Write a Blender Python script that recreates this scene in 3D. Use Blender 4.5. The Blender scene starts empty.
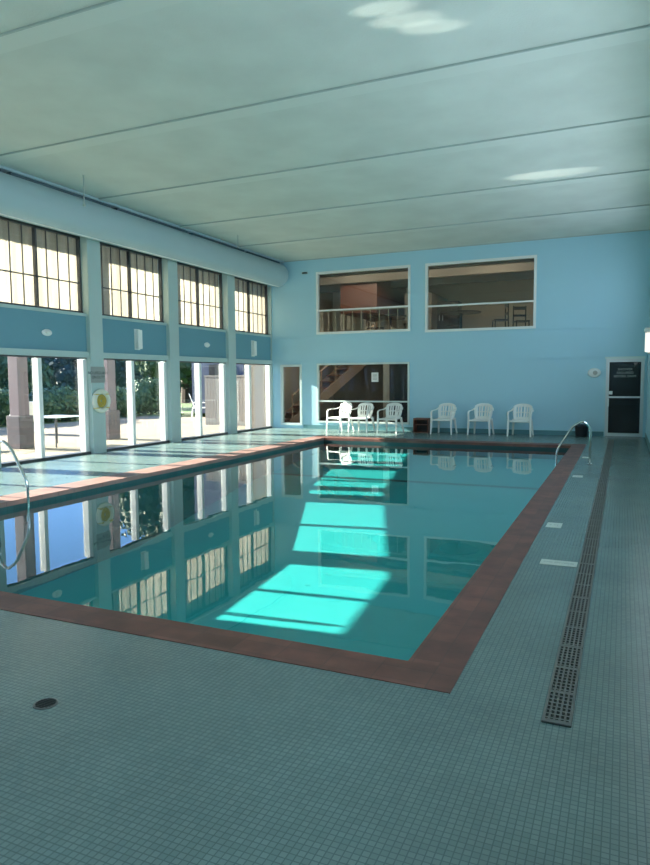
import bpy, bmesh, math, random
from mathutils import Vector, Matrix, Euler, noise
random.seed(7)
PI = math.pi
SC = bpy.context.scene
COL = SC.collection

# ---------------------------------------------------------------- helpers
class MB:
    """collects shapes, builds them as ONE mesh object"""
    def __init__(self):
        self.bm = bmesh.new()
    def box(self, x0, x1, y0, y1, z0, z1, bevel=0.0):
        v = [self.bm.verts.new((x, y, z)) for x in (x0, x1) for y in (y0, y1) for z in (z0, z1)]
        q = [(0,1,3,2),(4,6,7,5),(0,4,5,1),(2,3,7,6),(0,2,6,4),(1,5,7,3)]
        fs = [self.bm.faces.new([v[i] for i in f]) for f in q]
        if bevel > 0:
            es = {e for f in fs for e in f.edges}
            bmesh.ops.bevel(self.bm, geom=list(es), offset=bevel, segments=2, affect='EDGES', profile=.6)
        return self
    def face(self, pts):
        self.bm.faces.new([self.bm.verts.new(p) for p in pts])
        return self
    def tube(self, pts, r, n=10, cap=True, radii=None):
        pts = [Vector(p) for p in pts]
        rings = []
        prev = None
        for i, p in enumerate(pts):
            if i == 0: t = pts[1]-pts[0]
            elif i == len(pts)-1: t = pts[-1]-pts[-2]
            else: t = (pts[i+1]-p).normalized() + (p-pts[i-1]).normalized()
            t.normalize()
            if prev is None:
                a = Vector((0,0,1)) if abs(t.z) < .9 else Vector((1,0,0))
                u = t.cross(a).normalized()
            else:
                u = (prev - t*prev.dot(t)).normalized()
            prev = u
            w = t.cross(u)
            rr = radii[i] if radii else r
            rings.append([self.bm.verts.new(p+(u*math.cos(2*PI*k/n)+w*math.sin(2*PI*k/n))*rr) for k in range(n)])
        for a, b in zip(rings, rings[1:]):
            for k in range(n):
                self.bm.faces.new([a[k], a[(k+1)%n], b[(k+1)%n], b[k]])
        if cap:
            self.bm.faces.new(rings[0][::-1]); self.bm.faces.new(rings[-1])
        return self
    def sweep(self, pts, widths, thicks, wdir):
        """flat ribbon with a rounded-rect section along pts; wdir = width direction"""
        pts = [Vector(p) for p in pts]
        rings = []
        for i, p in enumerate(pts):
            if i == 0: t = pts[1]-pts[0]
            elif i == len(pts)-1: t = pts[-1]-pts[-2]
            else: t = (pts[i+1]-pts[i-1])
            t.normalize()
            wd = Vector(wdir[i] if isinstance(wdir, list) else wdir)
            u = (wd - t*wd.dot(t)).normalized()
            w = t.cross(u)
            a, b = widths[i]/2, thicks[i]/2
            c = min(a, b)*.5
            sec = [(a-c,-b),(a,-b+c),(a,b-c),(a-c,b),(-a+c,b),(-a,b-c),(-a,-b+c),(-a+c,-b)]
            rings.append([self.bm.verts.new(p+u*s+w*q) for s, q in sec])
        n = 8
        for a, b in zip(rings, rings[1:]):
            for k in range(n):
                self.bm.faces.new([a[k], a[(k+1)%n], b[(k+1)%n], b[k]])
        self.bm.faces.new(rings[0][::-1]); self.bm.faces.new(rings[-1])
        return self
    def lathe(self, prof, c, n=24, axis='z'):
        c = Vector(c)
        rings = []
        for r, h in prof:
            ring = []
            for k in range(n):
                a = 2*PI*k/n
                if axis == 'z': v = Vector((r*math.cos(a), r*math.sin(a), h))
                elif axis == 'x': v = Vector((h, r*math.cos(a), r*math.sin(a)))
                else: v = Vector((r*math.cos(a), h, r*math.sin(a)))
                ring.append(self.bm.verts.new(c+v))
            rings.append(ring)
        for a, b in zip(rings, rings[1:]):
            for k in range(n):
                self.bm.faces.new([a[k], a[(k+1)%n], b[(k+1)%n], b[k]])
        self.bm.faces.new(rings[0][::-1]); self.bm.faces.new(rings[-1])
        return self
    def torus(self, c, R, r, axis='x', n=28, m=10):
        c = Vector(c); rings = []
        for i in range(n):
            a = 2*PI*i/n; ring = []
            for j in range(m):
                b = 2*PI*j/m; q = R+r*math.cos(b); h = r*math.sin(b)
                if axis == 'x': v = Vector((h, q*math.cos(a), q*math.sin(a)))
                elif axis == 'y': v = Vector((q*math.cos(a), h, q*math.sin(a)))
                else: v = Vector((q*math.cos(a), q*math.sin(a), h))
                ring.append(self.bm.verts.new(c+v))
            rings.append(ring)
        for i in range(n):
            a, b = rings[i], rings[(i+1)%n]
            for j in range(m):
                self.bm.faces.new([a[j], a[(j+1)%m], b[(j+1)%m], b[j]])
        return self
    def build(self, name, mat, parent=None, smooth=False, auto=None):
        bmesh.ops.recalc_face_normals(self.bm, faces=self.bm.faces)
        me = bpy.data.meshes.new(name)
        self.bm.to_mesh(me); self.bm.free()
        if smooth:
            for f in me.polygons: f.use_smooth = True
        if auto is not None:
            me.set_sharp_from_angle(angle=math.radians(auto))
        me.materials.append(mat)
        o = bpy.data.objects.new(name, me)
        COL.objects.link(o)
        if parent: o.parent = parent
        return o

def box(name, mat, parent, *a, bevel=0.0):
    return MB().box(*a, bevel=bevel).build(name, mat, parent)

def struct(o):
    o['kind'] = 'structure'; return o

def tag(o, label, cat, group=None, kind=None):
    o['label'] = label; o['category'] = cat
    if group: o['group'] = group
    if kind: o['kind'] = kind
    return o

def empty(name, loc=(0,0,0), rz=0):
    o = bpy.data.objects.new(name, None); COL.objects.link(o)
    o.location = loc; o.rotation_euler = (0, 0, rz); o.empty_display_size = .1
    return o

def copy_tree(o, parent=None):
    kids = [c for c in COL.objects if c.parent == o]
    c = o.copy(); COL.objects.link(c)
    if parent: c.parent = parent
    for k in kids: copy_tree(k, c)
    return c

# ---------------------------------------------------------------- materials
def new_mat(name):
    m = bpy.data.materials.new(name); m.use_nodes = True
    nt = m.node_tree; nt.nodes.clear()
    out = nt.nodes.new('ShaderNodeOutputMaterial')
    return m, nt, out

def pbr(name, col, rough=.6, metal=0., noise_amt=0., noise_scale=4., bump=0., bump_scale=60., spec=.5):
    m, nt, out = new_mat(name)
    b = nt.nodes.new('ShaderNodeBsdfPrincipled')
    b.inputs['Base Color'].default_value = (*col, 1)
    b.inputs['Roughness'].default_value = rough
    b.inputs['Metallic'].default_value = metal
    b.inputs['Specular IOR Level'].default_value = spec
    nt.links.new(b.outputs[0], out.inputs[0])
    tc = nt.nodes.new('ShaderNodeTexCoord')
    if noise_amt:
        n = nt.nodes.new('ShaderNodeTexNoise'); n.inputs['Scale'].default_value = noise_scale
        n.inputs['Detail'].default_value = 5
        nt.links.new(tc.outputs['Object'], n.inputs['Vector'])
        mx = nt.nodes.new('ShaderNodeMix'); mx.data_type = 'RGBA'
        mx.inputs[6].default_value = (*[c*(1-noise_amt) for c in col], 1)
        mx.inputs[7].default_value = (*[min(1, c*(1+noise_amt)) for c in col], 1)
        nt.links.new(n.outputs['Fac'], mx.inputs[0])
        nt.links.new(mx.outputs[2], b.inputs['Base Color'])
    if bump:
        n2 = nt.nodes.new('ShaderNodeTexNoise'); n2.inputs['Scale'].default_value = bump_scale
        n2.inputs['Detail'].default_value = 4
        nt.links.new(tc.outputs['Object'], n2.inputs['Vector'])
        bp = nt.nodes.new('ShaderNodeBump'); bp.inputs['Strength'].default_value = bump
        bp.inputs['Distance'].default_value = .01
        nt.links.new(n2.outputs['Fac'], bp.inputs['Height'])
        nt.links.new(bp.outputs[0], b.inputs['Normal'])
    return m

def tile_mat(name, c1, c2, mortar, w, h, gap, rough=.4, offset=0., rot=0., shift=(0,0,0), bump=.3, stain=.15, stain_scale=1.2):
    m, nt, out = new_mat(name)
    b = nt.nodes.new('ShaderNodeBsdfPrincipled')
    b.inputs['Roughness'].default_value = rough
    nt.links.new(b.outputs[0], out.inputs[0])
    tc = nt.nodes.new('ShaderNodeTexCoord')
    mp = nt.nodes.new('ShaderNodeMapping')
    mp.inputs['Rotation'].default_value = (0, 0, rot); mp.inputs['Location'].default_value = shift
    nt.links.new(tc.outputs['Object'], mp.inputs['Vector'])
    br = nt.nodes.new('ShaderNodeTexBrick')
    br.offset = offset; br.squash = 1
    br.inputs['Scale'].default_value = 1
    br.inputs['Brick Width'].default_value = w; br.inputs['Row Height'].default_value = h
    br.inputs['Mortar Size'].default_value = gap; br.inputs['Mortar Smooth'].default_value = .15
    br.inputs['Color1'].default_value = (*c1, 1); br.inputs['Color2'].default_value = (*c2, 1)
    br.inputs['Mortar'].default_value = (*mortar, 1)
    nt.links.new(mp.outputs[0], br.inputs['Vector'])
    n = nt.nodes.new('ShaderNodeTexNoise'); n.inputs['Scale'].default_value = stain_scale; n.inputs['Detail'].default_value = 6
    nt.links.new(tc.outputs['Object'], n.inputs['Vector'])
    mr = nt.nodes.new('ShaderNodeMapRange')
    mr.inputs[1].default_value = .3; mr.inputs[2].default_value = .7
    mr.inputs[3].default_value = 1-stain; mr.inputs[4].default_value = 1+stain
    nt.links.new(n.outputs['Fac'], mr.inputs[0])
    mx = nt.nodes.new('ShaderNodeVectorMath'); mx.operation = 'SCALE'
    nt.links.new(br.outputs['Color'], mx.inputs[0]); nt.links.new(mr.outputs[0], mx.inputs['Scale'])
    nt.links.new(mx.outputs[0], b.inputs['Base Color'])
    bp = nt.nodes.new('ShaderNodeBump'); bp.inputs['Strength'].default_value = bump; bp.inputs['Distance'].default_value = .003
    bp.invert = True
    nt.links.new(br.outputs['Fac'], bp.inputs['Height']); nt.links.new(bp.outputs[0], b.inputs['Normal'])
    return m

def glass_mat(name, tint=(.93,.96,.95), f0=.04):
    """thin clear pane: straight-through transmission plus a Fresnel mirror reflection, the same from both sides"""
    m, nt, out = new_mat(name)
    tr = nt.nodes.new('ShaderNodeBsdfTransparent'); tr.inputs[0].default_value = (*tint, 1)
    gl = nt.nodes.new('ShaderNodeBsdfGlossy'); gl.inputs['Roughness'].default_value = 0.0
    gl.inputs[0].default_value = (1,1,1,1)
    ge = nt.nodes.new('ShaderNodeNewGeometry')
    dt = nt.nodes.new('ShaderNodeVectorMath'); dt.operation = 'DOT_PRODUCT'
    nt.links.new(ge.outputs['Normal'], dt.inputs[0]); nt.links.new(ge.outputs['Incoming'], dt.inputs[1])
    def mth(op, a, b=None, c=None):
        q = nt.nodes.new('ShaderNodeMath'); q.operation = op
        for i_, v in enumerate((a, b, c)):
            if v is None: continue
            if isinstance(v, (int, float)): q.inputs[i_].default_value = v
            else: nt.links.new(v, q.inputs[i_])
        return q.outputs[0]
    c = mth('ABSOLUTE', dt.outputs['Value'])
    q = mth('SUBTRACT', 1.0, c)
    q = mth('POWER', q, 5.0)
    q = mth('MULTIPLY_ADD', q, 1-f0, f0)
    mx = nt.nodes.new('ShaderNodeMixShader')
    nt.links.new(q, mx.inputs[0])
    nt.links.new(tr.outputs[0], mx.inputs[1]); nt.links.new(gl.outputs[0], mx.inputs[2])
    nt.links.new(mx.outputs[0], out.inputs[0])
    return m, nt, dt, gl

def water_mat():
    m, nt, dt, gl = glass_mat('pool_water', tint=(.60,.97,.965), f0=.02)
    tc = nt.nodes.new('ShaderNodeTexCoord')
    n = nt.nodes.new('ShaderNodeTexNoise'); n.inputs['Scale'].default_value = 1.3; n.inputs['Detail'].default_value = 2.0
    n2 = nt.nodes.new('ShaderNodeTexNoise'); n2.inputs['Scale'].default_value = 7; n2.inputs['Detail'].default_value = 1
    for q in (n, n2): nt.links.new(tc.outputs['Object'], q.inputs['Vector'])
    ad = nt.nodes.new('ShaderNodeMath'); ad.operation = 'MULTIPLY_ADD'; ad.inputs[1].default_value = .12
    nt.links.new(n2.outputs['Fac'], ad.inputs[0]); nt.links.new(n.outputs['Fac'], ad.inputs[2])
    bp = nt.nodes.new('ShaderNodeBump'); bp.inputs['Strength'].default_value = 1; bp.inputs['Distance'].default_value = WATER_BUMP
    nt.links.new(ad.outputs[0], bp.inputs['Height'])
    nt.links.new(bp.outputs[0], dt.inputs[0]); nt.links.new(bp.outputs[0], gl.inputs['Normal'])
    return m
WATER_BUMP = .0012

def emit_mat(name, col, s):
    m, nt, out = new_mat(name)
    e = nt.nodes.new('ShaderNodeEmission'); e.inputs[0].default_value = (*col, 1); e.inputs[1].default_value = s
    nt.links.new(e.outputs[0], out.inputs[0])
    return m

def curtain_mat():
    m, nt, out = new_mat('curtain_fabric')
    d = nt.nodes.new('ShaderNodeBsdfDiffuse'); t = nt.nodes.new('ShaderNodeBsdfTranslucent')
    for q in (d, t): q.inputs[0].default_value = (.88,.80,.66,1)
    tc = nt.nodes.new('ShaderNodeTexCoord')
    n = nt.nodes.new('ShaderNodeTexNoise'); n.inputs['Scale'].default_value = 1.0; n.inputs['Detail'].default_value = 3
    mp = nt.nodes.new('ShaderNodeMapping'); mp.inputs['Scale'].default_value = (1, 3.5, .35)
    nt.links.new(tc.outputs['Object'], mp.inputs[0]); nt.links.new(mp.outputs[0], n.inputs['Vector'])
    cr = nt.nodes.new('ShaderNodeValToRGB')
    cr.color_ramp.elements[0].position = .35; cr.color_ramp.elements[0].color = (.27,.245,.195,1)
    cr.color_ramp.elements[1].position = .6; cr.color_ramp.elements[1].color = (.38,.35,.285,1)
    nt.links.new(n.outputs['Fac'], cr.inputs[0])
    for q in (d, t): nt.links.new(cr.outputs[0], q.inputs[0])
    mx = nt.nodes.new('ShaderNodeMixShader'); mx.inputs[0].default_value = .5
    nt.links.new(d.outputs[0], mx.inputs[1]); nt.links.new(t.outputs[0], mx.inputs[2])
    nt.links.new(mx.outputs[0], out.inputs[0])
    return m

M = {}
M['deck'] = tile_mat('deck_mosaic', (.122,.190,.182), (.150,.222,.212), (.076,.126,.120), .0275, .0275, .0022, rough=.27, stain=.12, stain_scale=1.5, bump=.3)
BR = ((.115,.042,.032), (.165,.064,.048), (.09,.042,.033))
M['coping_x'] = tile_mat('coping_tile_across', *BR, .29, .145, .003, rough=.5, stain=.3, stain_scale=5, bump=.3)
M['coping_y'] = tile_mat('coping_tile_along', *BR, .29, .145, .003, rough=.5, rot=PI/2, stain=.3, stain_scale=5, bump=.3)
M['coping_pale'] = tile_mat('coping_tile_pale', (.24,.135,.115), (.28,.165,.14), (.16,.10,.085), .29, .235, .004, rough=.5, rot=PI/2, stain=.15, stain_scale=3, bump=.3)  # paler, pinker tile tone along the window side
M['pool_tile'] = tile_mat('pool_wall_tile', (.012,.075,.08), (.016,.09,.095), (.01,.05,.055), .1, .1, .004, rough=.4, stain=.1)
M['plaster'] = pbr('pool_plaster', (.022,.275,.28), .8, noise_amt=.06, noise_scale=1.5)
M['pool_line'] = pbr('pool_line_tile', (.01,.05,.06), .6)
M['ceil'] = pbr('ceiling_plaster', (.57,.62,.57), .9, noise_amt=.16, noise_scale=1.3, bump=.35, bump_scale=45)
M['ceil_groove'] = pbr('ceiling_groove', (.40,.47,.45), .9)
M['ceil_beam'] = pbr('ceiling_beam', (.60,.65,.60), .85)
M['wall_blue'] = pbr('wall_blue_paint', (.40,.66,.77), .55, noise_amt=.03, noise_scale=.8)
M['spandrel'] = pbr('spandrel_blue_paint', (.15,.33,.40), .5, noise_amt=.03, noise_scale=1.5)
M['col'] = pbr('column_paint', (.46,.58,.56), .55, noise_amt=.03)
M['slot'] = pbr('air_slot_dark', (.07,.12,.14), .7)
M['duct'] = pbr('duct_paint', (.42,.54,.57), .45, noise_amt=.04, noise_scale=1.2)
M['white_frame'] = pbr('white_frame_paint', (.82,.84,.81), .4)
M['frame_pale'] = pbr('pale_frame_paint', (.62,.72,.70), .4)
M['dark_metal'] = pbr('dark_bronze_frame', (.06,.065,.07), .4)
M['alu'] = pbr('brushed_aluminium', (.62,.65,.65), .35, metal=.6)
M['steel'] = pbr('stainless_steel', (.72,.74,.73), .18, metal=1.)
M['white_plastic'] = pbr('white_plastic', (.80,.82,.78), .35)
M['black'] = pbr('black_paint', (.012,.014,.016), .4)
M['drain'] = pbr('drain_grate_metal', (.11,.115,.105), .5, noise_amt=.25, noise_scale=8)
M['drain_dark'] = pbr('drain_channel_dark', (.015,.018,.017), .8)
M['marker'] = pbr('depth_marker_tile', (.50,.56,.50), .4, noise_amt=.08, noise_scale=12)
M['marker_ink'] = pbr('depth_marker_ink', (.22,.28,.26), .6)
M['brown'] = pbr('brown_wood', (.16,.06,.035), .5, noise_amt=.3, noise_scale=8)
M['dark_wood'] = pbr('dark_wood', (.035,.022,.016), .5, noise_amt=.3, noise_scale=6)
M['tan_wall'] = pbr('lobby_tan_wall', (.50,.43,.33), .8, noise_amt=.05)
M['cream'] = pbr('cream_paint', (.62,.58,.49), .8)
M['taupe'] = pbr('taupe_paint', (.20,.175,.145), .8)
M['stair'] = pbr('stair_wood', (.38,.24,.16), .6, noise_amt=.1)
M['lobby_floor'] = pbr('lobby_carpet', (.10,.085,.07), .95, noise_amt=.2, noise_scale=20)
M['patio'] = tile_mat('patio_concrete', (.195,.155,.11), (.21,.17,.12), (.16,.125,.09), 1.5, 1.5, .012, rough=.9, stain=.1, stain_scale=.6)
M['grass'] = pbr('lawn_grass', (.07,.13,.03), .95, noise_amt=.4, noise_scale=3, bump=.6)
M['leaf'] = pbr('hedge_leaf', (.03,.075,.022), .6, noise_amt=.45, noise_scale=2)
M['leaf_dark'] = pbr('dark_tree_leaf', (.014,.035,.03), .65, noise_amt=.4, noise_scale=1)
M['leaf_mid'] = pbr('tree_leaf', (.04,.085,.03), .65, noise_amt=.4, noise_scale=1)
M['bark'] = pbr('bark', (.05,.035,.028), .9, noise_amt=.3, noise_scale=6)
M['post'] = pbr('patio_post_paint', (.13,.095,.11), .7, noise_amt=.1)
M['stone'] = pbr('post_base_stone', (.10,.085,.095), .9, noise_amt=.2, noise_scale=9)
M['white_wall'] = pbr('white_stucco', (.20,.17,.14), .85, noise_amt=.04)
M['fence'] = pbr('pale_fence', (.20,.185,.175), .8)
M['blue_house'] = pbr('blue_siding', (.04,.06,.11), .7)
M['roof'] = pbr('roof_shingle', (.09,.08,.08), .9)
M['terracotta'] = pbr('orange_canvas', (.40,.15,.06), .8)
M['yellow'] = pbr('yellow_rope', (.55,.42,.08), .7, noise_amt=.2, noise_scale=20)
M['ring'] = pbr('ring_buoy_foam', (.72,.74,.62), .6)
M['sign_grey'] = pbr('sign_board_grey', (.32,.34,.32), .5)
M['ink'] = pbr('sign_ink', (.03,.035,.035), .6)
M['white_ink'] = pbr('white_lettering', (.42,.44,.43), .6)
M['paper'] = pbr('paper_notice', (.75,.76,.74), .8)
M['baseboard'] = pbr('baseboard_tile', (.10,.25,.28), .4)
M['front_cover'] = pbr('front_cover', (.9,.9,.84), .3)
M['skin_grey'] = pbr('grey_plastic', (.45,.46,.42), .5)
M['glass'] = glass_mat('window_glass', (.95,.97,.96))[0]
M['glass_dark'] = glass_mat('tinted_window_glass', (.86,.88,.86), .05)[0]
M['glass_door'] = glass_mat('door_glass', (.80,.82,.82), .012)[0]
M['water'] = water_mat()
M['curtain'] = curtain_mat()
M['lamp_glow'] = emit_mat('warm_lamp_glow', (1,.85,.65), 4)

# ---------------------------------------------------------------- dimensions
XL, XR, YB, YF, ZC = -10.35, .56, 19.0, -3.0, 5.25
PX0, PX1, PY0, PY1, WZ = -7.22, -1.04, 3.43, 16.1, -.11      # pool inside edges, water level
CX0, CX1, CY0, CY1 = -7.66, -.74, 3.15, 16.55                # coping outside edges
DH = 2.04                                                     # head of the sliding doors
cols_y = [11.09 + 2.705*k for k in range(-5, 3)]             # column centres
CW = .19                                                     # column half width
T = .425; K = .09                                             # sun slope and azimuth

# ---------------------------------------------------------------- floor (deck with a hole for the pool)
def ring_mesh(x0, x1, y0, y1, a0, a1, b0, b1, z0, z1):
    m = MB()
    m.box(x0, a0, y0, y1, z0, z1); m.box(a1, x1, y0, y1, z0, z1)
    m.box(a0, a1, y0, b0, z0, z1); m.box(a0, a1, b1, y1, z0, z1)
    return m
struct(ring_mesh(XL, XR, YF, YB, CX0, CX1, CY0, CY1, -.3, 0).build('floor', M['deck']))

# ---------------------------------------------------------------- pool
pool = empty('swimming_pool', ((PX0+PX1)/2, (PY0+PY1)/2, 0))
tag(pool, 'indoor swimming pool of still turquoise water edged with brick red tile', 'pool')
def into_pool(o):
    o.parent = pool; o.matrix_parent_inverse = Matrix.Translation(pool.location).inverted(); return o
cp = into_pool(box('coping', M['coping_x'], None, CX0, CX1, CY0, PY0, -.06, .004)); cp['label'] = 'brick red tile coping across the near end of the pool'
cp = into_pool(box('coping', M['coping_x'], None, CX0, CX1, PY1, CY1, -.06, .004)); cp['label'] = 'brick red tile coping across the far end of the pool'
m = MB(); m.box(PX1, CX1, PY0, PY1, -.06, .004)
cp = into_pool(m.build('coping', M['coping_y'])); cp['label'] = 'brick red tile coping along the trench drain side'
m = MB(); m.box(CX0, PX0, PY0, PY1, -.06, .004)
cp = into_pool(m.build('coping', M['coping_pale'])); cp['label'] = 'wide pale pink coping along the window side'
# basin walls
prof = [(PY0, -1.33), (8.6, -1.18), (12.1, -.63), (PY1, -.33)]
m = MB()
for x, xo in ((PX0, PX0-.2), (PX1, PX1+.2)):
    for z0, z1 in ((-1.6, -.06),):
        m.box(min(x, xo), max(x, xo), PY0-.2, PY1+.2, z0, z1)
m.box(PX0, PX1, PY0-.2, PY0, -1.6, -.06); m.box(PX0, PX1, PY1, PY1+.2, -1.6, -.06)
into_pool(m.build('basin_wall', M['pool_tile']))
m = MB()
for (ya, za), (yb, zb) in zip(prof, prof[1:]):
    m.face([(PX0-.05, ya, za), (PX1+.05, ya, za), (PX1+.05, yb, zb), (PX0-.05, yb, zb)])
    m.face([(PX0-.05, ya, -1.6), (PX1+.05, ya, -1.6), (PX1+.05, yb, -1.6), (PX0-.05, yb, -1.6)])
m.face([(PX0-.05, PY0, -1.6), (PX1+.05, PY0, -1.6), (PX1+.05, PY0, -1.33), (PX0-.05, PY0, -1.33)])
bf = into_pool(m.build('basin_floor', M['plaster']))
m = MB()
def fz(y):
    for (ya, za), (yb, zb) in zip(prof, prof[1:]):
        if ya <= y <= yb: return za+(zb-za)*(y-ya)/(yb-ya)
m.face([(PX0, 13.0, fz(13.0)+.006), (PX1, 13.0, fz(13.0)+.006), (PX1, 13.16, fz(13.16)+.006), (PX0, 13.16, fz(13.16)+.006)])
into_pool(m.build('depth_line', M['pool_line']))
m = MB(); m.face([(PX0, PY0, WZ), (PX1, PY0, WZ), (PX1, PY1, WZ), (PX0, PY1, WZ)])
w = into_pool(m.build('water', M['water'])); w['label'] = 'still clear turquoise water'

# ---------------------------------------------------------------- ceiling
struct(box('ceiling', M['ceil'], None, XL, XR, YF, YB, ZC, ZC+.2))
k = 0
for j in range(-3, 6):
    y = 8.11 + 2.72*j
    k += 1
    b = struct(box('trim_%d' % k, M['ceil_beam'], None, XL+.35, XR, y+.018, y+.29, ZC-.022, ZC))
    g = box('groove', M['ceil_groove'], b, XL+.35, XR, y, y+.018, ZC-.024, ZC)  # proud strip, darkened to paint the shadow of the joint
# painted edge strip over the duct
k += 1
struct(box('trim_%d' % k, M['duct'], None, XL, -9.84, YF, YB, ZC-.045, ZC-.001))

# ---------------------------------------------------------------- left wall
bays = []
for a, b in zip(cols_y, cols_y[1:]): bays.append((a+CW, b-CW))
bays.insert(0, (YF, cols_y[0]-CW)) if cols_y[0]-CW > YF+.3 else None
bays.append((cols_y[-1]+CW, YB))
US0, US1 = 2.93, 4.55          # upper window
m = MB()
m.box(XL-.07, XL, YF, YB, DH+.10, US0)                 # spandrel
m.box(XL-.22, XL, YF, YB, US1, ZC)
wl = struct(m.build('wall_left', M['spandrel']))
k += 1
t = struct(box('trim_%d' % k, M['col'], None, XL-.07, XL+.05, YF, YB, DH, DH+.12))
k += 1
struct(box('trim_%d' % k, M['col'], None, XL-.20, XL+.03, YF, YB, US0-.03, US0+.03))
k += 1
struct(box('trim_%d' % k, M['dark_metal'], None, XL-.20, XL+.02, YF, YB, 0, .05))
for y in cols_y:
    k += 1
    struct(box('trim_%d' % k, M['col'], None, XL-.22, XL+.10, y-CW, y+CW, 0, 4.55))
k += 1
struct(box('trim_%d' % k, M['col'], None, XL-.12, XL+.04, YB-.05, YB, 0, 4.50))

nd = nw = 0
for (a, b) in bays:
    last = b > YB-.5
    if last: b = YB-.05
    L = b-a
    # sliding glass doors
    nd += 1
    r = struct(empty('door_%d' % nd, (XL-.1, (a+b)/2, 0)))
    def P(o): o.parent = r; o.matrix_parent_inverse = Matrix.Translation(r.location).inverted(); return o
    pw = .10 if not last else .03
    mid = a + (.465 if not last else .44)*L
    P(box('post', M['white_frame'], None, XL-.18, XL-.02, mid-.045, mid+.045, .05, DH-.04, bevel=.004))
    P(box('post', M['white_frame'], None, XL-.18, XL-.02, b-pw, b, .05, DH-.04, bevel=.004))
    P(box('head_rail', M['dark_metal'], None, XL-.07, XL-.02, a, b, DH-.03, DH))
    P(box('glass_pane', M['glass'], None, XL-.125, XL-.119, a, mid-.045, .05, DH-.04))
    P(box('glass_pane', M['glass'], None, XL-.145, XL-.139, mid+.045, b-pw, .05, DH-.04))
    # upper curtained window
    nw += 1
    r = struct(empty('window_%d' % nw, (XL-.1, (a+b)/2, US0)))
    mid = (a+b)/2
    m = MB()
    m.box(XL-.16, XL-.08, a, a+.04, US0+.03, US1); m.box(XL-.16, XL-.08, b-.04, b, US0+.03, US1)
    m.box(XL-.16, XL-.08, mid-.02, mid+.02, US0+.03, US1)
    m.box(XL-.16, XL-.06, a, b, US0+.03, US0+.075); m.box(XL-.16, XL-.08, a, b, US1-.04, US1)
    P(m.build('window_frame', M['dark_metal']))
    m = MB()
    zb = US0 + .66
    m.box(XL-.14, XL-.115, a, b, zb-.012, zb+.012)
    for s0, s1 in ((a, mid), (mid, b)):
        for q in range(1, 4):
            y = s0+(s1-s0)*q/4
            m.box(XL-.138, XL-.118, y-.008, y+.008, US0+.05, US1)
    P(m.build('glazing_bar', M['dark_metal']))
    P(box('glass_pane', M['glass'], None, XL-.152, XL-.148, a, b, US0+.05, US1))
    # curtain on the room side of the sash, seen behind the bars
    if True:
        m = MB(); bm = m.bm; N = 90; rows = []
        x = XL-.19
        random.seed(int(a*10))
        ph = random.random()*6
        ya, yb = a+.02, b-.02
        for zi in range(6):
            z = US0+.04+(US1-US0-.05)*zi/5; row = []
            for i in range(N+1):
                u = i/N; y = ya+(yb-ya)*u
                dx = .018*math.sin(u*75+ph+.3*math.sin(z*2))+.012*math.sin(u*31+ph*2)
                row.append(bm.verts.new((x+dx, y, z)))
            rows.append(row)
        for r0, r1 in zip(rows, rows[1:]):
            for i in range(N): bm.faces.new([r0[i], r0[i+1], r1[i+1], r1[i]])
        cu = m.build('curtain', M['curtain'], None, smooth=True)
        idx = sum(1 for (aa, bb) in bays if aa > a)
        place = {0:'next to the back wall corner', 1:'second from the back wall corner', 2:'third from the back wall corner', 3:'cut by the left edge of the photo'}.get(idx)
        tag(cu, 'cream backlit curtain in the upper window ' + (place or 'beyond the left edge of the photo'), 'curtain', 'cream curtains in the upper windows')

# duct along the ceiling
DXC, DZC, DR = -9.985, 4.805, .36
d = empty('air_duct', (DXC, 8, DZC))
tag(d, 'long round painted air duct running under the ceiling above the curtained windows', 'duct')
m = MB(); n = 40
prof2 = []
for yy, rr in ((YF+.05, DR), (YB-.16, DR), (YB-.08, DR*.93), (YB-.04, DR*.7), (YB-.03, DR*.05)):
    prof2.append((rr, yy))
m.lathe(prof2, (DXC, 0, DZC), n=n, axis='y')
dd = m.build('duct_body', M['duct'], None, smooth=True, auto=40)
dd.parent = d; dd.matrix_parent_inverse = Matrix.Translation(d.location).inverted()
m = MB()
m.tube([(DXC+.06, YF+.1, DZC-DR-.001), (DXC+.06, YB-.2, DZC-DR-.001)], .012, 8)
dd = m.build('rim_line', M['white_frame'], None); dd.parent = d; dd.matrix_parent_inverse = Matrix.Translation(d.location).inverted()  # white line along the lower edge of the duct
ys = [YF+.1] + [c+.25 for c in cols_y if c > YF+1] + [YB-.12]
for a, b in zip(ys, ys[1:]):
    s = box('air_slot', M['slot'], None, -9.99, -9.885, a+.10, b-.10, 5.13, 5.205)
    s.parent = d; s.matrix_parent_inverse = Matrix.Translation(d.location).inverted()

# spandrel lamps
def on_wall(name, label, cat, group, y, kind):
    e = empty(name, (XL, y, 2.5)); tag(e, label, cat, group)
    if kind == 'oval':
        MB().lathe([(.02,0),(.085,.0),(.09,.02),(.06,.045),(.01,.05)], (0,0,0), n=20, axis='x').build('lamp_base', M['white_frame'], e, smooth=True, auto=40).scale = (1,1.4,.75)
        l = MB().lathe([(.01,.04),(.05,.045),(.04,.075),(.01,.085)], (0,0,0), n=20, axis='x').build('front_cover', M['front_cover'], e, smooth=True); l.scale = (1,1.4,.75)
    else:
        MB().box(0,.02,-.09,.09,-.24,.24,bevel=.004).build('back_plate', M['white_frame'], e)
        MB().box(.02,.11,-.075,.075,-.22,.22,bevel=.02).build('lamp_shade', M['front_cover'], e)
on_wall('wall_lamp', 'small oval lamp on the blue panel nearest the left edge of the photo', 'lamp', 'oval lamps on the blue panels', 9.83, 'oval')
on_wall('wall_lamp', 'small oval lamp on the blue panel second from the back corner', 'lamp', 'oval lamps on the blue panels', 15.35, 'oval')
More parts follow.
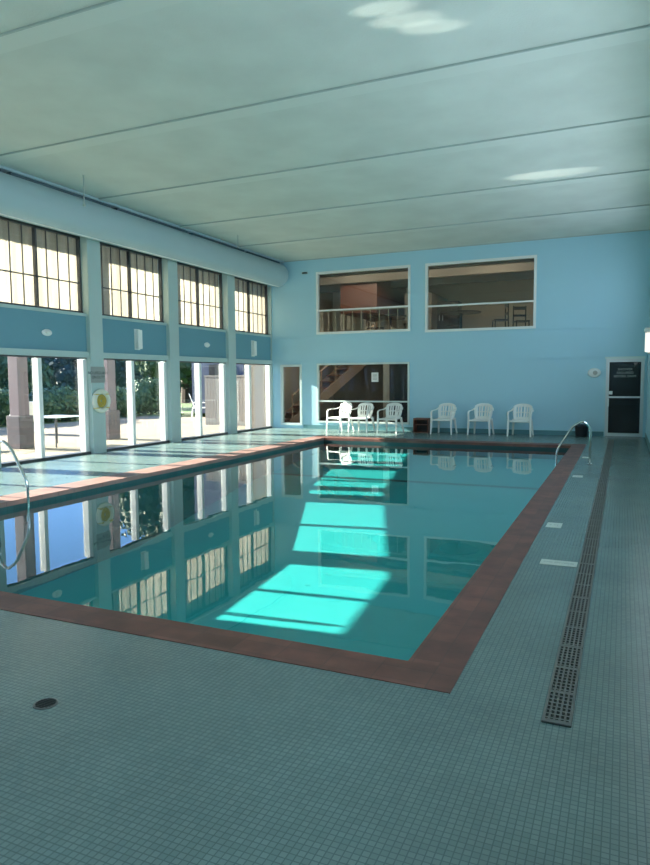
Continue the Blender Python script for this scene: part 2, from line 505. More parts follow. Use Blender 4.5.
on_wall('wall_lamp', 'tall white wall lamp on the blue panel between the first and second columns', 'lamp', 'tall lamps on the blue panels', 12.5, 'tall')
on_wall('wall_lamp', 'tall white wall lamp on the blue panel next to the back corner', 'lamp', 'tall lamps on the blue panels', 17.82, 'tall')

# ---------------------------------------------------------------- back wall with openings
def wall_with_holes(name, mat, y0, y1, x0, x1, z0, z1, holes):
    xs = sorted({x0, x1, *[h[0] for h in holes], *[h[1] for h in holes]})
    zs = sorted({z0, z1, *[h[2] for h in holes], *[h[3] for h in holes]})
    m = MB()
    for i in range(len(xs)-1):
        # merge runs of cells in z
        run = None
        for j in range(len(zs)-1):
            cx, cz = (xs[i]+xs[i+1])/2, (zs[j]+zs[j+1])/2
            solid = not any(h[0] < cx < h[1] and h[2] < cz < h[3] for h in holes)
            if solid:
                run = [zs[j], zs[j+1]] if run is None else [run[0], zs[j+1]]
            if (not solid or j == len(zs)-2) and run:
                m.box(xs[i], xs[i+1], y0, y1, run[0], run[1]); run = None
    return m.build(name, mat)
H_up1 = (-8.72, -5.74, 2.95, 4.82)
H_up2 = (-5.26, -2.22, 2.90, 4.82)
H_lo1 = (-10.0, -9.28, .12, 2.0)
H_lo2 = (-8.72, -5.76, .22, 2.02)
H_door = (-.40, .47, 0, 2.02)
struct(wall_with_holes('wall_back', M['wall_blue'], YB, YB+.15, XL-.22, XR+.15, 0, ZC, [H_up1, H_up2, H_lo1, H_lo2, H_door]))
k += 1; struct(box('trim_%d' % k, M['wall_blue'], None, XL+.1, XR, YB-.02, YB, 2.065, 2.10))
k += 1; struct(box('trim_%d' % k, M['wall_blue'], None, XL+.1, XR, YB-.018, YB, 2.84, 2.865))
struct(box('baseboard_back', M['baseboard'], None, -9.22, -.44, YB-.015, YB, 0, .12))
def back_window(n, H, frame=.05, bar=None, mat='white_frame', glass='glass_dark', par='window', extra_v=()):
    r = struct(empty('%s_%d' % (par, n), ((H[0]+H[1])/2, YB, H[2])))
    inv = Matrix.Translation(r.location).inverted()
    def P(o): o.parent = r; o.matrix_parent_inverse = inv; return o
    m = MB(); f = frame
    y0, y1 = YB-.03, YB+.10
    m.box(H[0]-.02, H[0]+f, y0, y1, H[2]-.02, H[3]+.02); m.box(H[1]-f, H[1]+.02, y0, y1, H[2]-.02, H[3]+.02)
    m.box(H[0]+f, H[1]-f, y0, y1, H[3]-f, H[3]+.02); m.box(H[0]+f, H[1]-f, y0, y1, H[2]-.02, H[2]+f)
    P(m.build('window_frame', M[mat]))
    if bar: P(box('crossbar', M[mat], None, H[0]+f, H[1]-f, YB-.02, YB+.06, bar-.022, bar+.022))
    P(box('glass_pane', M[glass], None, H[0]+f, H[1]-f, YB+.03, YB+.036, H[2]+f, H[3]-f))
    return r, P
back_window(nw+1, H_up1, bar=3.66)
back_window(nw+2, H_up2, bar=3.62)
back_window(nw+3, H_lo1, frame=.05, mat='frame_pale', glass='glass_door')
back_window(nw+4, H_lo2, frame=.035, bar=.87, mat='frame_pale', glass='glass_door')
# aluminium door on the right
r, P = back_window(nd+1, (-.40, .47, .03, 2.0), frame=.06, bar=1.03, mat='alu', par='door', glass='glass_door')
P(box('door_jamb', M['frame_pale'], None, -.45, .50, YB-.045, YB-.031, 2.02, 2.08))
P(box('lock_plate', M['white_frame'], None, -.335, -.25, YB-.06, YB-.03, 1.10, 1.19, bevel=.01))
P(MB().tube([(-.345, YB-.03, .80), (-.345, YB-.08, .80), (-.345, YB-.08, .98), (-.345, YB-.03, .98)], .014, 8).build('door_handle', M['white_frame'], None))
P(box('dark_backing', M['black'], None, -.32, .39, YB+.06, YB+.09, .10, 1.92))  # black sheet standing in for the unlit interior behind the glass

def text(name, s, size, mat, loc, rot, parent=None, align='CENTER', ext=.001):
    cu = bpy.data.curves.new(name, 'FONT'); cu.body = s; cu.size = size; cu.align_x = align; cu.align_y = 'CENTER'
    cu.extrude = ext; cu.space_line = 1.05
    o = bpy.data.objects.new(name, cu); COL.objects.link(o)
    dg = bpy.context.evaluated_depsgraph_get()
    me = bpy.data.meshes.new_from_object(o.evaluated_get(dg))
    COL.objects.unlink(o); bpy.data.objects.remove(o); me.name = name
    me.materials.clear(); me.materials.append(mat)
    q = bpy.data.objects.new(name, me); COL.objects.link(q)
    q.location = loc; q.rotation_euler = rot
    if parent: q.parent = parent
    return q
t = text('door_lettering', 'SHOWER\nREQUIRED\nBEFORE SWIM', .085, M['white_ink'], (.035, YB+.026, 1.66), (PI/2, 0, 0))
P(t)

# wall items on back wall
e = empty('wall_alarm', (-.70, YB, 1.67)); tag(e, 'small cream oval alarm unit on the back wall left of the dark door', 'alarm')
MB().lathe([(.01,-.07),(.12,-.065),(.14,-.04),(.14,0)], (0,0,0), n=24, axis='y').build('housing', M['white_frame'], e, smooth=True, auto=40).scale = (1.15,1,.9)
MB().lathe([(.01,-.09),(.055,-.085),(.06,-.06)], (.02,0,0), n=16, axis='y').build('sounder', M['skin_grey'], e)
e = empty('emergency_light', (-9.12, YB, 4.84)); tag(e, 'tiny dark vent plate on the back wall left of the upper windows', 'vent')
e.name = 'vent_plate'
MB().box(-.10,.10,-.03,0,-.035,.035,bevel=.008).build('plate', M['ceil_groove'], e)
MB().box(-.08,.08,-.034,-.03,-.018,.018).build('louvre', M['black'], e)

# ---------------------------------------------------------------- right wall, front wall (right windows added for fill light)
def wall_x(name, mat, x0, x1, y0, y1, z0, z1, holes):
    ys = sorted({y0, y1, *[h[0] for h in holes], *[h[1] for h in holes]})
    zs = sorted({z0, z1, *[h[2] for h in holes], *[h[3] for h in holes]})
    m = MB()
    for i in range(len(ys)-1):
        run = None
        for j in range(len(zs)-1):
            cy, cz = (ys[i]+ys[i+1])/2, (zs[j]+zs[j+1])/2
            solid = not any(h[0] < cy < h[1] and h[2] < cz < h[3] for h in holes)
            if solid: run = [zs[j], zs[j+1]] if run is None else [run[0], zs[j+1]]
            if (not solid or j == len(zs)-2) and run:
                m.box(x0, x1, ys[i], ys[i+1], run[0], run[1]); run = None
    return m.build(name, mat)
RH = [(-2.6+3.02*i, -.1+3.02*i, 2.1, 4.0) for i in range(6)] + [(15.6, 17.9, 2.9, 4.2)]  # invented windows, put in to bring fill light from the right
struct(wall_x('wall_right', M['wall_blue'], XR, XR+.15, YF, YB, 0, ZC, RH))
FH = []
struct(wall_with_holes('wall_front', M['wall_blue'], YF-.15, YF, XL-.22, XR+.15, 0, ZC, FH))
n_ = nw+5
for h in RH:
    r = struct(empty('window_%d' % n_, (XR, (h[0]+h[1])/2, h[2]))); n_ += 1
    inv = Matrix.Translation(r.location).inverted()
    m = MB(); f = .05
    m.box(XR+.02, XR+.12, h[0], h[0]+f, h[2], h[3]); m.box(XR+.02, XR+.12, h[1]-f, h[1], h[2], h[3])
    m.box(XR+.02, XR+.12, h[0]+f, h[1]-f, h[2], h[2]+f); m.box(XR+.02, XR+.12, h[0]+f, h[1]-f, h[3]-f, h[3])
    o = m.build('window_frame', M['white_frame']); o.parent = r; o.matrix_parent_inverse = inv
    o = box('glass_pane', M['glass'], None, XR+.06, XR+.066, h[0]+f, h[1]-f, h[2]+f, h[3]-f); o.parent = r; o.matrix_parent_inverse = inv
for h in FH:
    r = struct(empty('window_%d' % n_, ((h[0]+h[1])/2, YF, h[2]))); n_ += 1
    inv = Matrix.Translation(r.location).inverted()
    m = MB(); f = .05
    m.box(h[0], h[0]+f, YF-.12, YF-.02, h[2], h[3]); m.box(h[1]-f, h[1], YF-.12, YF-.02, h[2], h[3])
    m.box(h[0]+f, h[1]-f, YF-.12, YF-.02, h[2], h[2]+f); m.box(h[0]+f, h[1]-f, YF-.12, YF-.02, h[3]-f, h[3])
    o = m.build('window_frame', M['white_frame']); o.parent = r; o.matrix_parent_inverse = inv
    o = box('glass_pane', M['glass'], None, h[0]+f, h[1]-f, YF-.08, YF-.074, h[2]+f, h[3]-f); o.parent = r; o.matrix_parent_inverse = inv
struct(box('baseboard_right', M['baseboard'], None, XR-.015, XR, YF, YB-.05, 0, .12))
e = empty('wall_box', (XR, 16.4, 2.36)); tag(e, 'white electrical box, glowing face added for reflected sun, on the right wall above the dark door', 'lamp')
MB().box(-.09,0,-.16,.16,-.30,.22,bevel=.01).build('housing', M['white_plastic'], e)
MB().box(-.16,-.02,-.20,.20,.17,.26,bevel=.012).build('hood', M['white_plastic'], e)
MB().box(-.15,-.02,-.20,-.16,-.27,.15,bevel=.01).build('front_cover', emit_mat('box_sun_glow', (1,.97,.88), 1.1), e)  # emission stands in for sun reflected onto the box; it is no lamp

# hanging rods under the ceiling
for (x, y, L, lab) in ((-8.99, 9.53, .52, 'thin rod hanging from the ceiling beside the duct, nearer the camera'), (-9.12, 15.04, .30, 'thin short rod hanging from the ceiling near the back corner')):
    e = empty('sprinkler_drop', (x, y, ZC)); tag(e, lab, 'sprinkler')
    MB().tube([(0,0,0),(0,0,-L)], .011, 8).build('pipe', M['ceil_groove'], e)
    MB().lathe([(.01,-L-.03),(.03,-L-.025),(.03,-L),(.01,-L+.01)], (0,0,0), n=12).build('head', M['ceil_groove'], e)

# ---------------------------------------------------------------- handrails
def smooth_path(pts, r=.12, n=6):
    pts = [Vector(p) for p in pts]; out = [pts[0]]
    for i in range(1, len(pts)-1):
        a, b, c = pts[i-1], pts[i], pts[i+1]
        d = min(r, (a-b).length*.48, (c-b).length*.48)
        p0 = b+(a-b).normalized()*d; p1 = b+(c-b).normalized()*d
        for k in range(n+1):
            t_ = k/n; out.append(p0*(1-t_)**2+b*2*t_*(1-t_)+p1*t_*t_)
    out.append(pts[-1]); return out
def handrail(x, y, sgn, label):
    """sgn = +1: deck foot on the +x side"""
    e = empty('handrail', (x, y, 0)); tag(e, label, 'handrail')
    s = sgn
    pts = [(.30*s,0,.0),(.30*s,0,.66),(.17*s,0,.78),(.0*s,0,.67),(-.27*s,0,.22),(-.27*s,0,-.14),(-.21*s,0,-.33)]
    MB().tube(smooth_path(pts, .11), .021, 12).build('rail', M['steel'], e, smooth=True)
    MB().lathe([(.052,0),(.052,.008),(.03,.018),(.022,.02)], (.30*s,0,.003), n=20).build('foot_flange', M['steel'], e, smooth=True, auto=40)
handrail(-.81, 12.75, 1, 'curved steel handrail on the right side of the pool near the dark door')
handrail(-7.42+.02, 6.35, -1, 'curved steel handrail cut by the left edge of the photo')

# ---------------------------------------------------------------- trench drain
td = empty('trench_drain', (-.235, 3.04, 0)); tag(td, 'long slotted trench drain running beside the pool coping', 'drain')
box('channel', M['drain_dark'], td, -.064, .064, 0, 14.85, .0005, .003)
seg = .93; ns = 16
x_in = .055
m = MB()
for xx in [-.057, -.034, -.0115, .0115, .034, .057]:
    m.box(xx-(.0045 if abs(xx) < .05 else .006), xx+(.0045 if abs(xx) < .05 else .006), 0, seg-.006, .003, .010)
for i in range(25):
    y = i*(seg-.006-.012)/24
    m.box(-.057, .057, y, y+(.012 if i % 8 else .03), .0032, .0098)
g0 = m.build('grate', M['drain'], td)
for i in range(1, ns):
    g = g0.copy(); COL.objects.link(g); g.parent = td; g.location = (0, i*seg, 0)
# round drain
e = empty('floor_drain', (-2.5, 2.28, 0)); tag(e, 'small round dark floor drain on the tiles in front of the pool', 'drain')
MB().lathe([(.058,.001),(.058,.004),(.05,.006),(.046,.003)], (0,0,0), n=28).build('rim', M['drain'], e)
m = MB()
for i in range(-3, 4):
    w_ = math.sqrt(max(0, .046**2-(i*.013)**2)); m.box(-w_, w_, i*.013-.0035, i*.013+.0035, .0035, .006)
m.build('grate', M['drain_dark'], e)

# depth markers
def marker(x0, x1, y0, y1, s, size, label):
    e = empty('depth_marker', ((x0+x1)/2, (y0+y1)/2, 0)); tag(e, label, 'tile marker')
    hx, hy = (x1-x0)/2, (y1-y0)/2
    MB().box(-hx, hx, -hy, hy, .0005, .004, bevel=.001).build('tile', M['marker'], e)
    text('marking', s, size, M['marker_ink'], (0, 0, .0042), (0, 0, 0), e, ext=.0004)
marker(-.60, -.31, 5.72, 5.88, 'NO DIVING', .046, 'large pale rectangular tile marker set in the deck, nearest the camera')
marker(-.70, -.55, 7.18, 7.42, '4 FT', .055, 'small pale tile marker touching the coping, second from the camera')
marker(-.69, -.54, 11.0, 11.2, '3 FT', .055, 'small pale tile marker beside the coping just before the handrail')
marker(-.69, -.54, 13.7, 13.9, '3 FT', .055, 'small pale tile marker behind the foot of the right handrail')

# ---------------------------------------------------------------- plastic chairs
def make_chair():
    e = empty('plastic_chair')
    W = .27; SZ = .42
    # seat
    m = MB(); bm = m.bm; N = 10
    def sp(u, v):   # u -1..1 across, v 0 front..1 back
        wv = W*(1-.08*v); x = wv*u; y = -.25+.47*v
        z = SZ - .018*(1-u*u)*math.sin(PI*min(1, v*1.1)) - (.03*(1-v/.15)**2 if v < .15 else 0)
        return (x, y, z)
    g = [[bm.verts.new(sp(-1+2*i/N, j/N)) for i in range(N+1)] for j in range(N+1)]
    for j in range(N):
        for i in range(N): bm.faces.new([g[j][i], g[j][i+1], g[j+1][i+1], g[j+1][i]])
    s = m.build('seat', M['white_plastic'], e, smooth=True)
    md = s.modifiers.new('thickness', 'SOLIDIFY'); md.thickness = .022
    # backrest: slotted curved shell with rounded top
    m = MB(); bm = m.bm; NU, NV = 22, 16
    def bp(u, v):
        w_ = .215+.045*math.sin(PI*min(1, v*.75))
        top = .44*(1-.10*u**4-.05*u*u)
        x = w_*u; z = SZ-.01+top*v
        y = .21+.13*v - .075*u*u*(.4+.6*v)
        return (x, y, z)
    g = [[bm.verts.new(bp(-1+2*i/NU, j/NV)) for i in range(NU+1)] for j in range(NV+1)]
    for j in range(NV):
        for i in range(NU):
            if 3 <= j <= 12 and j != 7 and i in (4, 7, 10, 11, 14, 17): continue
            bm.faces.new([g[j][i], g[j][i+1], g[j+1][i+1], g[j+1][i]])
    bmesh.ops.delete(bm, geom=[v for v in bm.verts if not v.link_faces], context='VERTS')
    s = m.build('backrest', M['white_plastic'], e, smooth=True)
    md = s.modifiers.new('thickness', 'SOLIDIFY'); md.thickness = .016
    for sx in (-1, 1):
        # arm: from the upper back, forward, then dipping to the front leg
        pts = smooth_path([(sx*.235,.285,SZ+.31),(sx*.285,.16,SZ+.245),(sx*.30,-.12,SZ+.235),(sx*.297,-.235,SZ+.20),(sx*.285,-.25,SZ-.02)], .07, 5)
        n = len(pts)
        m = MB(); m.sweep(pts, [.052]*n, [.02]*n, [(1,0,0)]*n)
        m.build('armrest', M['white_plastic'], e, smooth=True, auto=50)
        m = MB(); m.sweep([(sx*.282,-.248,SZ+.02),(sx*.29,-.262,.2),(sx*.298,-.275,0)], [.062,.05,.036], [.034,.03,.026], (1,0,0))
        m.build('leg', M['white_plastic'], e)
        m = MB(); m.sweep([(sx*.225,.215,SZ+.02),(sx*.25,.27,.2),(sx*.27,.32,0)], [.07,.055,.038], [.036,.03,.026], (1,0,0))
        m.build('leg', M['white_plastic'], e)
    return e
ch = make_chair()
spots = [(-4.56, 18.42, -.08, 'white plastic armchair against the blue wall beside the brown crate'),
         (-3.53, 18.42, -.06, 'white plastic armchair against the blue wall, middle of the row of three'),
         (-2.47, 18.38, -.04, 'white plastic armchair against the blue wall nearest the dark door'),
         (-7.70, 18.36, -.45, 'white plastic armchair turned sideways at the left end under the low wide window'),
         (-6.98, 18.30, -.12, 'white plastic armchair in the middle under the low wide window'),
         (-6.08, 18.26, -.10, 'white plastic armchair at the right end under the low wide window')]
for i, (x, y, rz, lab) in enumerate(spots):
    c = ch if i == 0 else copy_tree(ch)
    c.location = (x, y, 0); c.rotation_euler = (0, 0, rz)
    tag(c, lab, 'chair', 'white plastic chairs along the back wall')

# crate beside the chairs
e = empty('wooden_crate', (-5.25, 18.62, 0)); tag(e, 'small brown wooden crate standing between the two groups of white chairs', 'crate')
m = MB(); m.box(-.22,.22,-.16,.16,0,.03); m.box(-.22,.22,-.16,.16,.37,.42); m.box(-.22,-.19,-.16,.16,.03,.37); m.box(.19,.22,-.16,.16,.03,.37)
m.build('case', M['brown'], e)
MB().box(-.19,.19,.13,.16,.03,.37).build('back_panel', M['dark_wood'], e)
MB().box(-.19,.19,-.14,.13,.22,.24).build('shelf', M['brown'], e)
# bin near the door
e = empty('waste_bin', (-.97, 18.72, 0)); tag(e, 'black rounded bin on the floor behind the right handrail', 'bin')
MB().lathe([(.13,0),(.15,.02),(.165,.24),(.165,.25)], (0,0,0), n=24).build('body', M['black'], e, smooth=True, auto=40)
MB().lathe([(.17,.245),(.17,.27),(.12,.32),(.01,.335)], (0,0,0), n=24).build('lid', M['black'], e, smooth=True, auto=40)

# ---------------------------------------------------------------- column with life ring and sign
cy = cols_y[5]
CXF = XL+.10
e = empty('life_ring', (CXF, cy+.02, 1.12)); tag(e, 'white ring buoy with yellow rope hung on the column by the sliding doors', 'life ring')
MB().torus((.055,0,0), .205, .055, 'x').build('ring', M['ring'], e, smooth=True)
m = MB()
for i in range(4): m.torus((.05+.012*(i % 2),0,0), .04+.028*i, .014, 'x', n=24, m=8)
m.build('rope', M['yellow'], e, smooth=True)
for a in (PI/4, 3*PI/4, 5*PI/4, 7*PI/4):
    MB().torus((.055, .205*math.cos(a), .205*math.sin(a)), .058, .012, 'z', n=14, m=6).build('strap', M['yellow'], e, smooth=True)
e = empty('pool_sign', (CXF, cy, 1.68)); tag(e, 'grey notice board with dark lettering above the ring buoy', 'sign')
MB().box(0,.012,-.21,.21,-.17,.17,bevel=.002).build('board', M['sign_grey'], e)
text('lettering', 'NO LIFEGUARD\nON DUTY', .085, M['ink'], (.0125,0,-.01), (PI/2,0,PI/2), e)

# notice taped in the low window
e = empty('paper_notice', (-6.83, YB+.02, 1.60)); tag(e, 'white sheet of paper taped to the low wide window', 'notice')
MB().box(-.11,.11,-.001,.001,-.14,.14).build('sheet', M['paper'], e)
m = MB()
for i in range(5): m.box(-.07,.07,-.003,-.001,.085-i*.04,.093-i*.04)
m.build('printed_lines', M['ink'], e)

# ---------------------------------------------------------------- lobby behind the back wall
LX0, LX1, LY1 = -11.2, 1.2, 26.0
struct(box('floor_lobby', M['lobby_floor'], None, LX0, LX1, YB+.15, LY1, -.3, 0))
struct(box('wall_lobby', M['taupe'], None, LX0, LX1, LY1, LY1+.15, 0, 2.55))
struct(box('wall_lobby_left', M['tan_wall'], None, LX0-.15, LX0, YB+.15, LY1, 0, ZC))
struct(box('wall_lobby_right', M['tan_wall'], None, LX1, LX1+.15, YB+.15, LY1, 0, ZC))
struct(box('floor_upper', M['cream'], None, -7.75, LX1, YB+.15, LY1, 2.55, 2.80))
struct(box('wall_upper', M['tan_wall'], None, LX0, LX1, LY1, LY1+.15, 2.55, ZC))
struct(box('ceiling_lobby', M['cream'], None, LX0-.15, LX1+.15, YB+.15, LY1+.15, ZC, ZC+.2))
struct(box('wall_partition', M['cream'], None, -7.7, -7.0, 22.3, 22.45, 0, 2.55))
struct(box('wall_partition', M['black'], None, -7.0, 1.2, 20.9, 21.05, 0, 2.55))  # painted black to stand in for the unlit depth behind it
# ceiling bands upstairs
for i, (y, w_) in enumerate(((20.4,.25),(22.2,.25),(24.0,.25))):
    k += 1; struct(box('trim_%d' % k, M['taupe'], None, LX0, LX1, y, y+w_, ZC-.32, ZC))
# panelled block and dark alcove upstairs
k += 1; struct(box('trim_%d' % k, M['brown'], None, -9.4, -8.0, 22.5, 25.9, 3.9, 5.2))
k += 1; struct(box('trim_%d' % k, M['taupe'], None, -7.3, -6.3, 23.5, 25.9, 2.8, 4.6))
cb = empty('cabinet', (-6.15, 24.6, 2.8)); tag(cb, 'dark tall cabinet in the upper room behind the right hand window', 'cabinet')
MB().box(-.62,.62,-.3,.3,0,1.55,bevel=.01).build('body', M['black'], cb)
for s in (-1, 1):
    d_ = MB().box(min(s*.01, s*.60), max(s*.01, s*.60), -.32,-.3,.05,1.5,bevel=.004).build('door', M['dark_wood'], cb)
    MB().box(s*.06-.01, s*.06+.01, -.35,-.32,.85,1.05).build('handle', M['alu'], d_)
# stairs
st = empty('staircase', (-10.1, 19.75, 0), math.radians(50)); tag(st, 'wooden staircase rising to the right behind the low windows', 'staircase')
run, rise, nst = .27, .2125, 12
for y0 in (0, 1.05):
    m = MB(); bm = m.bm
    for yy in (y0, y0+.05):
        pass
    x1, z1 = nst*run, nst*rise
    v = [bm.verts.new((x, y, z)) for y in (y0, y0+.05) for (x, z) in ((0,0),(.32,0),(x1,z1-.28),(x1,z1),(x1-.1,z1),(0,.2))]
    bm.faces.new(v[:6]); bm.faces.new(v[6:][::-1])
    for i in range(6): bm.faces.new([v[i], v[(i+1)%6], v[6+(i+1)%6], v[6+i]])
    m.build('stringer', M['stair'], st)
for i in range(nst):
    MB().box(i*run, i*run+run+.03, .05, 1.05, (i+1)*rise-.045, (i+1)*rise-.005).build('tread', M['brown'], st)
hr = MB().tube([(.1,.02,1.0),(nst*run,.02,nst*rise+.85)], .035, 8).build('handrail', M['stair'], st)
for i in range(0, nst+1, 2):
    MB().box(.12+i*run-.015, .12+i*run+.015, .01, .04, i*rise+.02, i*rise+.98).build('baluster', M['stair'], st)
# railing upstairs
rl = empty('lobby_railing', (-8.5, 19.9, 2.8)); tag(rl, 'thin pale guard railing in the upper room behind the left hand window', 'railing')
MB().box(0,2.4,-.02,.02,.90,.95).build('top_rail', M['tan_wall'], rl)
for i in range(9):
    MB().box(i*.3-.012, i*.3+.012, -.012,.012,0,.90).build('baluster', M['tan_wall'], rl)
# tables and chairs upstairs
def make_table():
    e = empty('cafe_table')
    MB().lathe([(.02,.71),(.58,.715),(.60,.73),(.60,.75),(.02,.752)], (0,0,0), n=28).build('tabletop', M['dark_wood'], e)
    MB().lathe([(.05,.03),(.04,.1),(.035,.6),(.06,.71)], (0,0,0), n=14).build('pedestal', M['black'], e)
    MB().lathe([(.27,0),(.27,.02),(.06,.04)], (0,0,0), n=20).build('base', M['black'], e)
    return e
tb = make_table()
for i, (x, y, lab) in enumerate(((-4.55, 20.4, 'dark round table in the upper room behind the right hand window'), (-6.9, 20.7, 'dark round table in the upper room behind the left hand window'))):
    c = tb if i == 0 else copy_tree(tb)
    c.location = (x, y, 2.8); tag(c, lab, 'table', 'round tables in the upper room')
def make_dchair():
    e = empty('dining_chair')
    MB().box(-.21,.21,-.21,.21,.42,.46,bevel=.015).build('seat', M['dark_wood'], e)
    m = MB(); m.box(-.2,.2,.17,.2,.80,.90,bevel=.008); m.box(-.2,.2,.17,.2,.60,.66)
    m.build('backrest', M['dark_wood'], e)
    for sx in (-1,1):
        MB().tube([(sx*.185,.19,.92),(sx*.185,.19,.44),(sx*.19,.21,0)], .018, 8).build('leg', M['dark_wood'], e)
        MB().tube([(sx*.185,-.18,.42),(sx*.19,-.19,0)], .018, 8).build('leg', M['dark_wood'], e)
    return e
dc = make_dchair()
for i, (x, y, rz, lab) in enumerate(((-3.35, 20.2, -1.2, 'dark dining chair right of the round table behind the right hand upper window'),
                                     (-2.85, 20.9, .4, 'dark dining chair at the right side behind the right hand upper window'),
                                     (-5.0, 21.35, 0, 'dark dining chair behind the round table in the right hand upper window'),
                                     (-6.1, 20.3, -1.4, 'dark dining chair behind the right part of the left hand upper window'),
                                     (-7.6, 21.2, 1.2, 'dark dining chair behind the left part of the left hand upper window'))):
    c = dc if i == 0 else copy_tree(dc)
    c.location = (x, y, 2.8); c.rotation_euler = (0,0,rz); tag(c, lab, 'chair', 'dark dining chairs in the upper room')

# ---------------------------------------------------------------- outdoors
struct(box('patio', M['patio'], None, -19.5, XL-.22, -14, 24, -.35, -.03))
struct(box('ground', M['grass'], None, -90, XL-.25, -50, 90, -.6, -.36))
struct(box('lawn', M['grass'], None, -70, -19.5, -40, 60, -.36, -.06))
# roof eave with posts
struct(box('roof_eave', M['white_frame'], None, XL-2.75, XL-.22, YF, YB+.15, 5.25, 5.45))
def make_post():
    e = empty('patio_post')
    MB().box(-.15,.15,-.15,.15,.75,5.28,bevel=.01).build('shaft', M['post'], e)
    MB().box(-.21,.21,-.21,.21,0,.78,bevel=.02).build('plinth', M['stone'], e)
    return e
pp = make_post()
for i, (x, y, lab) in enumerate(((-13.0, 11.45, 'thick mauve brown patio post outside at the left edge of the photo'),
                                 (-12.75, 14.15, 'mauve brown patio post outside, half hidden behind the column with the ring buoy'),)):
    c = pp if i == 0 else copy_tree(pp)
    c.location = (x, y, -.03); tag(c, lab, 'post', 'patio posts')

# leaf masses
def leafy(name, mat, blobs, n, size, parent=None, seed=1):
    rnd = random.Random(seed); m = MB(); bm = m.bm
    tot = sum(b[3]*b[4]+b[4]*b[5]+b[3]*b[5] for b in blobs)
    for (cx, cy_, cz, rx, ry, rz) in blobs:
        cnt = int(n*(rx*ry+ry*rz+rx*rz)/tot)
        for _ in range(cnt):
            v = Vector((rnd.gauss(0,1), rnd.gauss(0,1), rnd.gauss(0,1))).normalized()
            q = rnd.uniform(.72, 1.05)
            q *= 1+.18*noise.noise(v*2.3+Vector((cx, cy_, cz)))
            p = Vector((cx+v.x*rx*q, cy_+v.y*ry*q, cz+v.z*rz*q))
            a = Vector((rnd.gauss(0,1), rnd.gauss(0,1), rnd.gauss(0,1))).normalized()
            b_ = v.cross(a).normalized() if v.cross(a).length > .01 else Vector((1,0,0))
            c_ = (a + v*.4).normalized()
            s = size*rnd.uniform(.6, 1.3)
            bm.faces.new([bm.verts.new(p+b_*s*.5), bm.verts.new(p+c_*s*.7), bm.verts.new(p-b_*s*.5), bm.verts.new(p-c_*s*.7)])
        # inner dark body so the crown is not see-through
        ret = bmesh.ops.create_icosphere(bm, subdivisions=3, radius=1)
        for vv in ret['verts']:
            k_ = .80*(1+.2*noise.noise(vv.co*2.1+Vector((cx, cy_, cz))))
            vv.co = Vector((cx+vv.co.x*rx*k_, cy_+vv.co.y*ry*k_, cz+vv.co.z*rz*k_))
    me = bpy.data.meshes.new(name); bm.to_mesh(me); bm.free(); me.materials.append(mat)
    o = bpy.data.objects.new(name, me); COL.objects.link(o)
    if parent: o.parent = parent
    return o
def hedge_bush(rnd_seed):
    e = empty('hedge_bush')
    leafy('foliage', M['leaf'], [(0,-.6,.75,.8,.9,.78),(0,.6,.7,.85,.9,.8),(.1,0,.9,.7,.8,.7)], 2600, .11, e, seed=rnd_seed)
    MB().tube([(0,0,-.05),(0,0,.8)], .06, 8).build('stem', M['bark'], e)
    return e
hb = hedge_bush(3)
rn = random.Random(5)
hpos = [(-20.6+rn.uniform(-.2,.2), 0+i*2.85) for i in range(10)]
for i, (x, y) in enumerate(hpos):
    c = hb if i == 0 else copy_tree(hb)
    c.location = (x, y, -.06); c.rotation_euler = (0,0,rn.choice((0, PI))); c.scale = (1,1,rn.uniform(.85,1.1))
    tag(c, 'green leafy bush of the clipped hedge at the far edge of the patio', 'hedge', 'hedge bushes beyond the patio')
def tree(name, mat, seed, n=5200, size=.24):
    e = empty(name)
    rr = random.Random(seed)
    bl = [(rr.uniform(-1.1,1.1), rr.uniform(-1.1,1.1), 2.2+rr.uniform(-.7,1.2), rr.uniform(1.1,1.6), rr.uniform(1.1,1.6), rr.uniform(1,1.5)) for _ in range(6)]
    leafy('crown', mat, bl, n, size, e, seed=seed)
    MB().tube([(0,0,-.1),(.05,0,1.2),(0,.1,2.4)], .14, 10, radii=[.2,.15,.1]).build('trunk', M['bark'], e)
    return e
ta = tree('dark_tree', M['leaf_dark'], 11); tbm = tree('broadleaf_tree', M['leaf_mid'], 12)
tt = tree('tall_tree', M['leaf_mid'], 14, 14000, .12)
fa = fb = ft = True
tpos = []
for i in range(12):
    tpos.append((-28+rn.uniform(-.8,.8), -8+i*5.4, i % 4 == 2, 1+rn.uniform(-.06,.06)))
for i in range(9):
    tpos.append((-35+rn.uniform(-.5,.5), -6.3+i*7.2, i % 3 == 1, 1.4))
for i in range(16):
    tpos.append((-58+rn.uniform(-2,2), -10+i*8.2, False, 1.7))
tpos.append((-46, 14.5, True, 2.6))
tall = [(-28, 39, 2, 2.4), (-36.5, 55, 2, 2.2), (-50, -4, 2, 2.6), (-46, 14.5, 2, 2.6)]
tpos = tall + [t for t in tpos if all(math.hypot(t[0]-q[0], t[1]-q[1]) > 2.2*(t[3]+q[3]) for q in tall) and math.hypot(t[0]+17, t[1]-31) > 9]
keep = []
for t in tpos:
    if all(math.hypot(t[0]-q[0], t[1]-q[1]) > 2.35*(t[3]+q[3]) for q in keep): keep.append(t)
tpos = keep
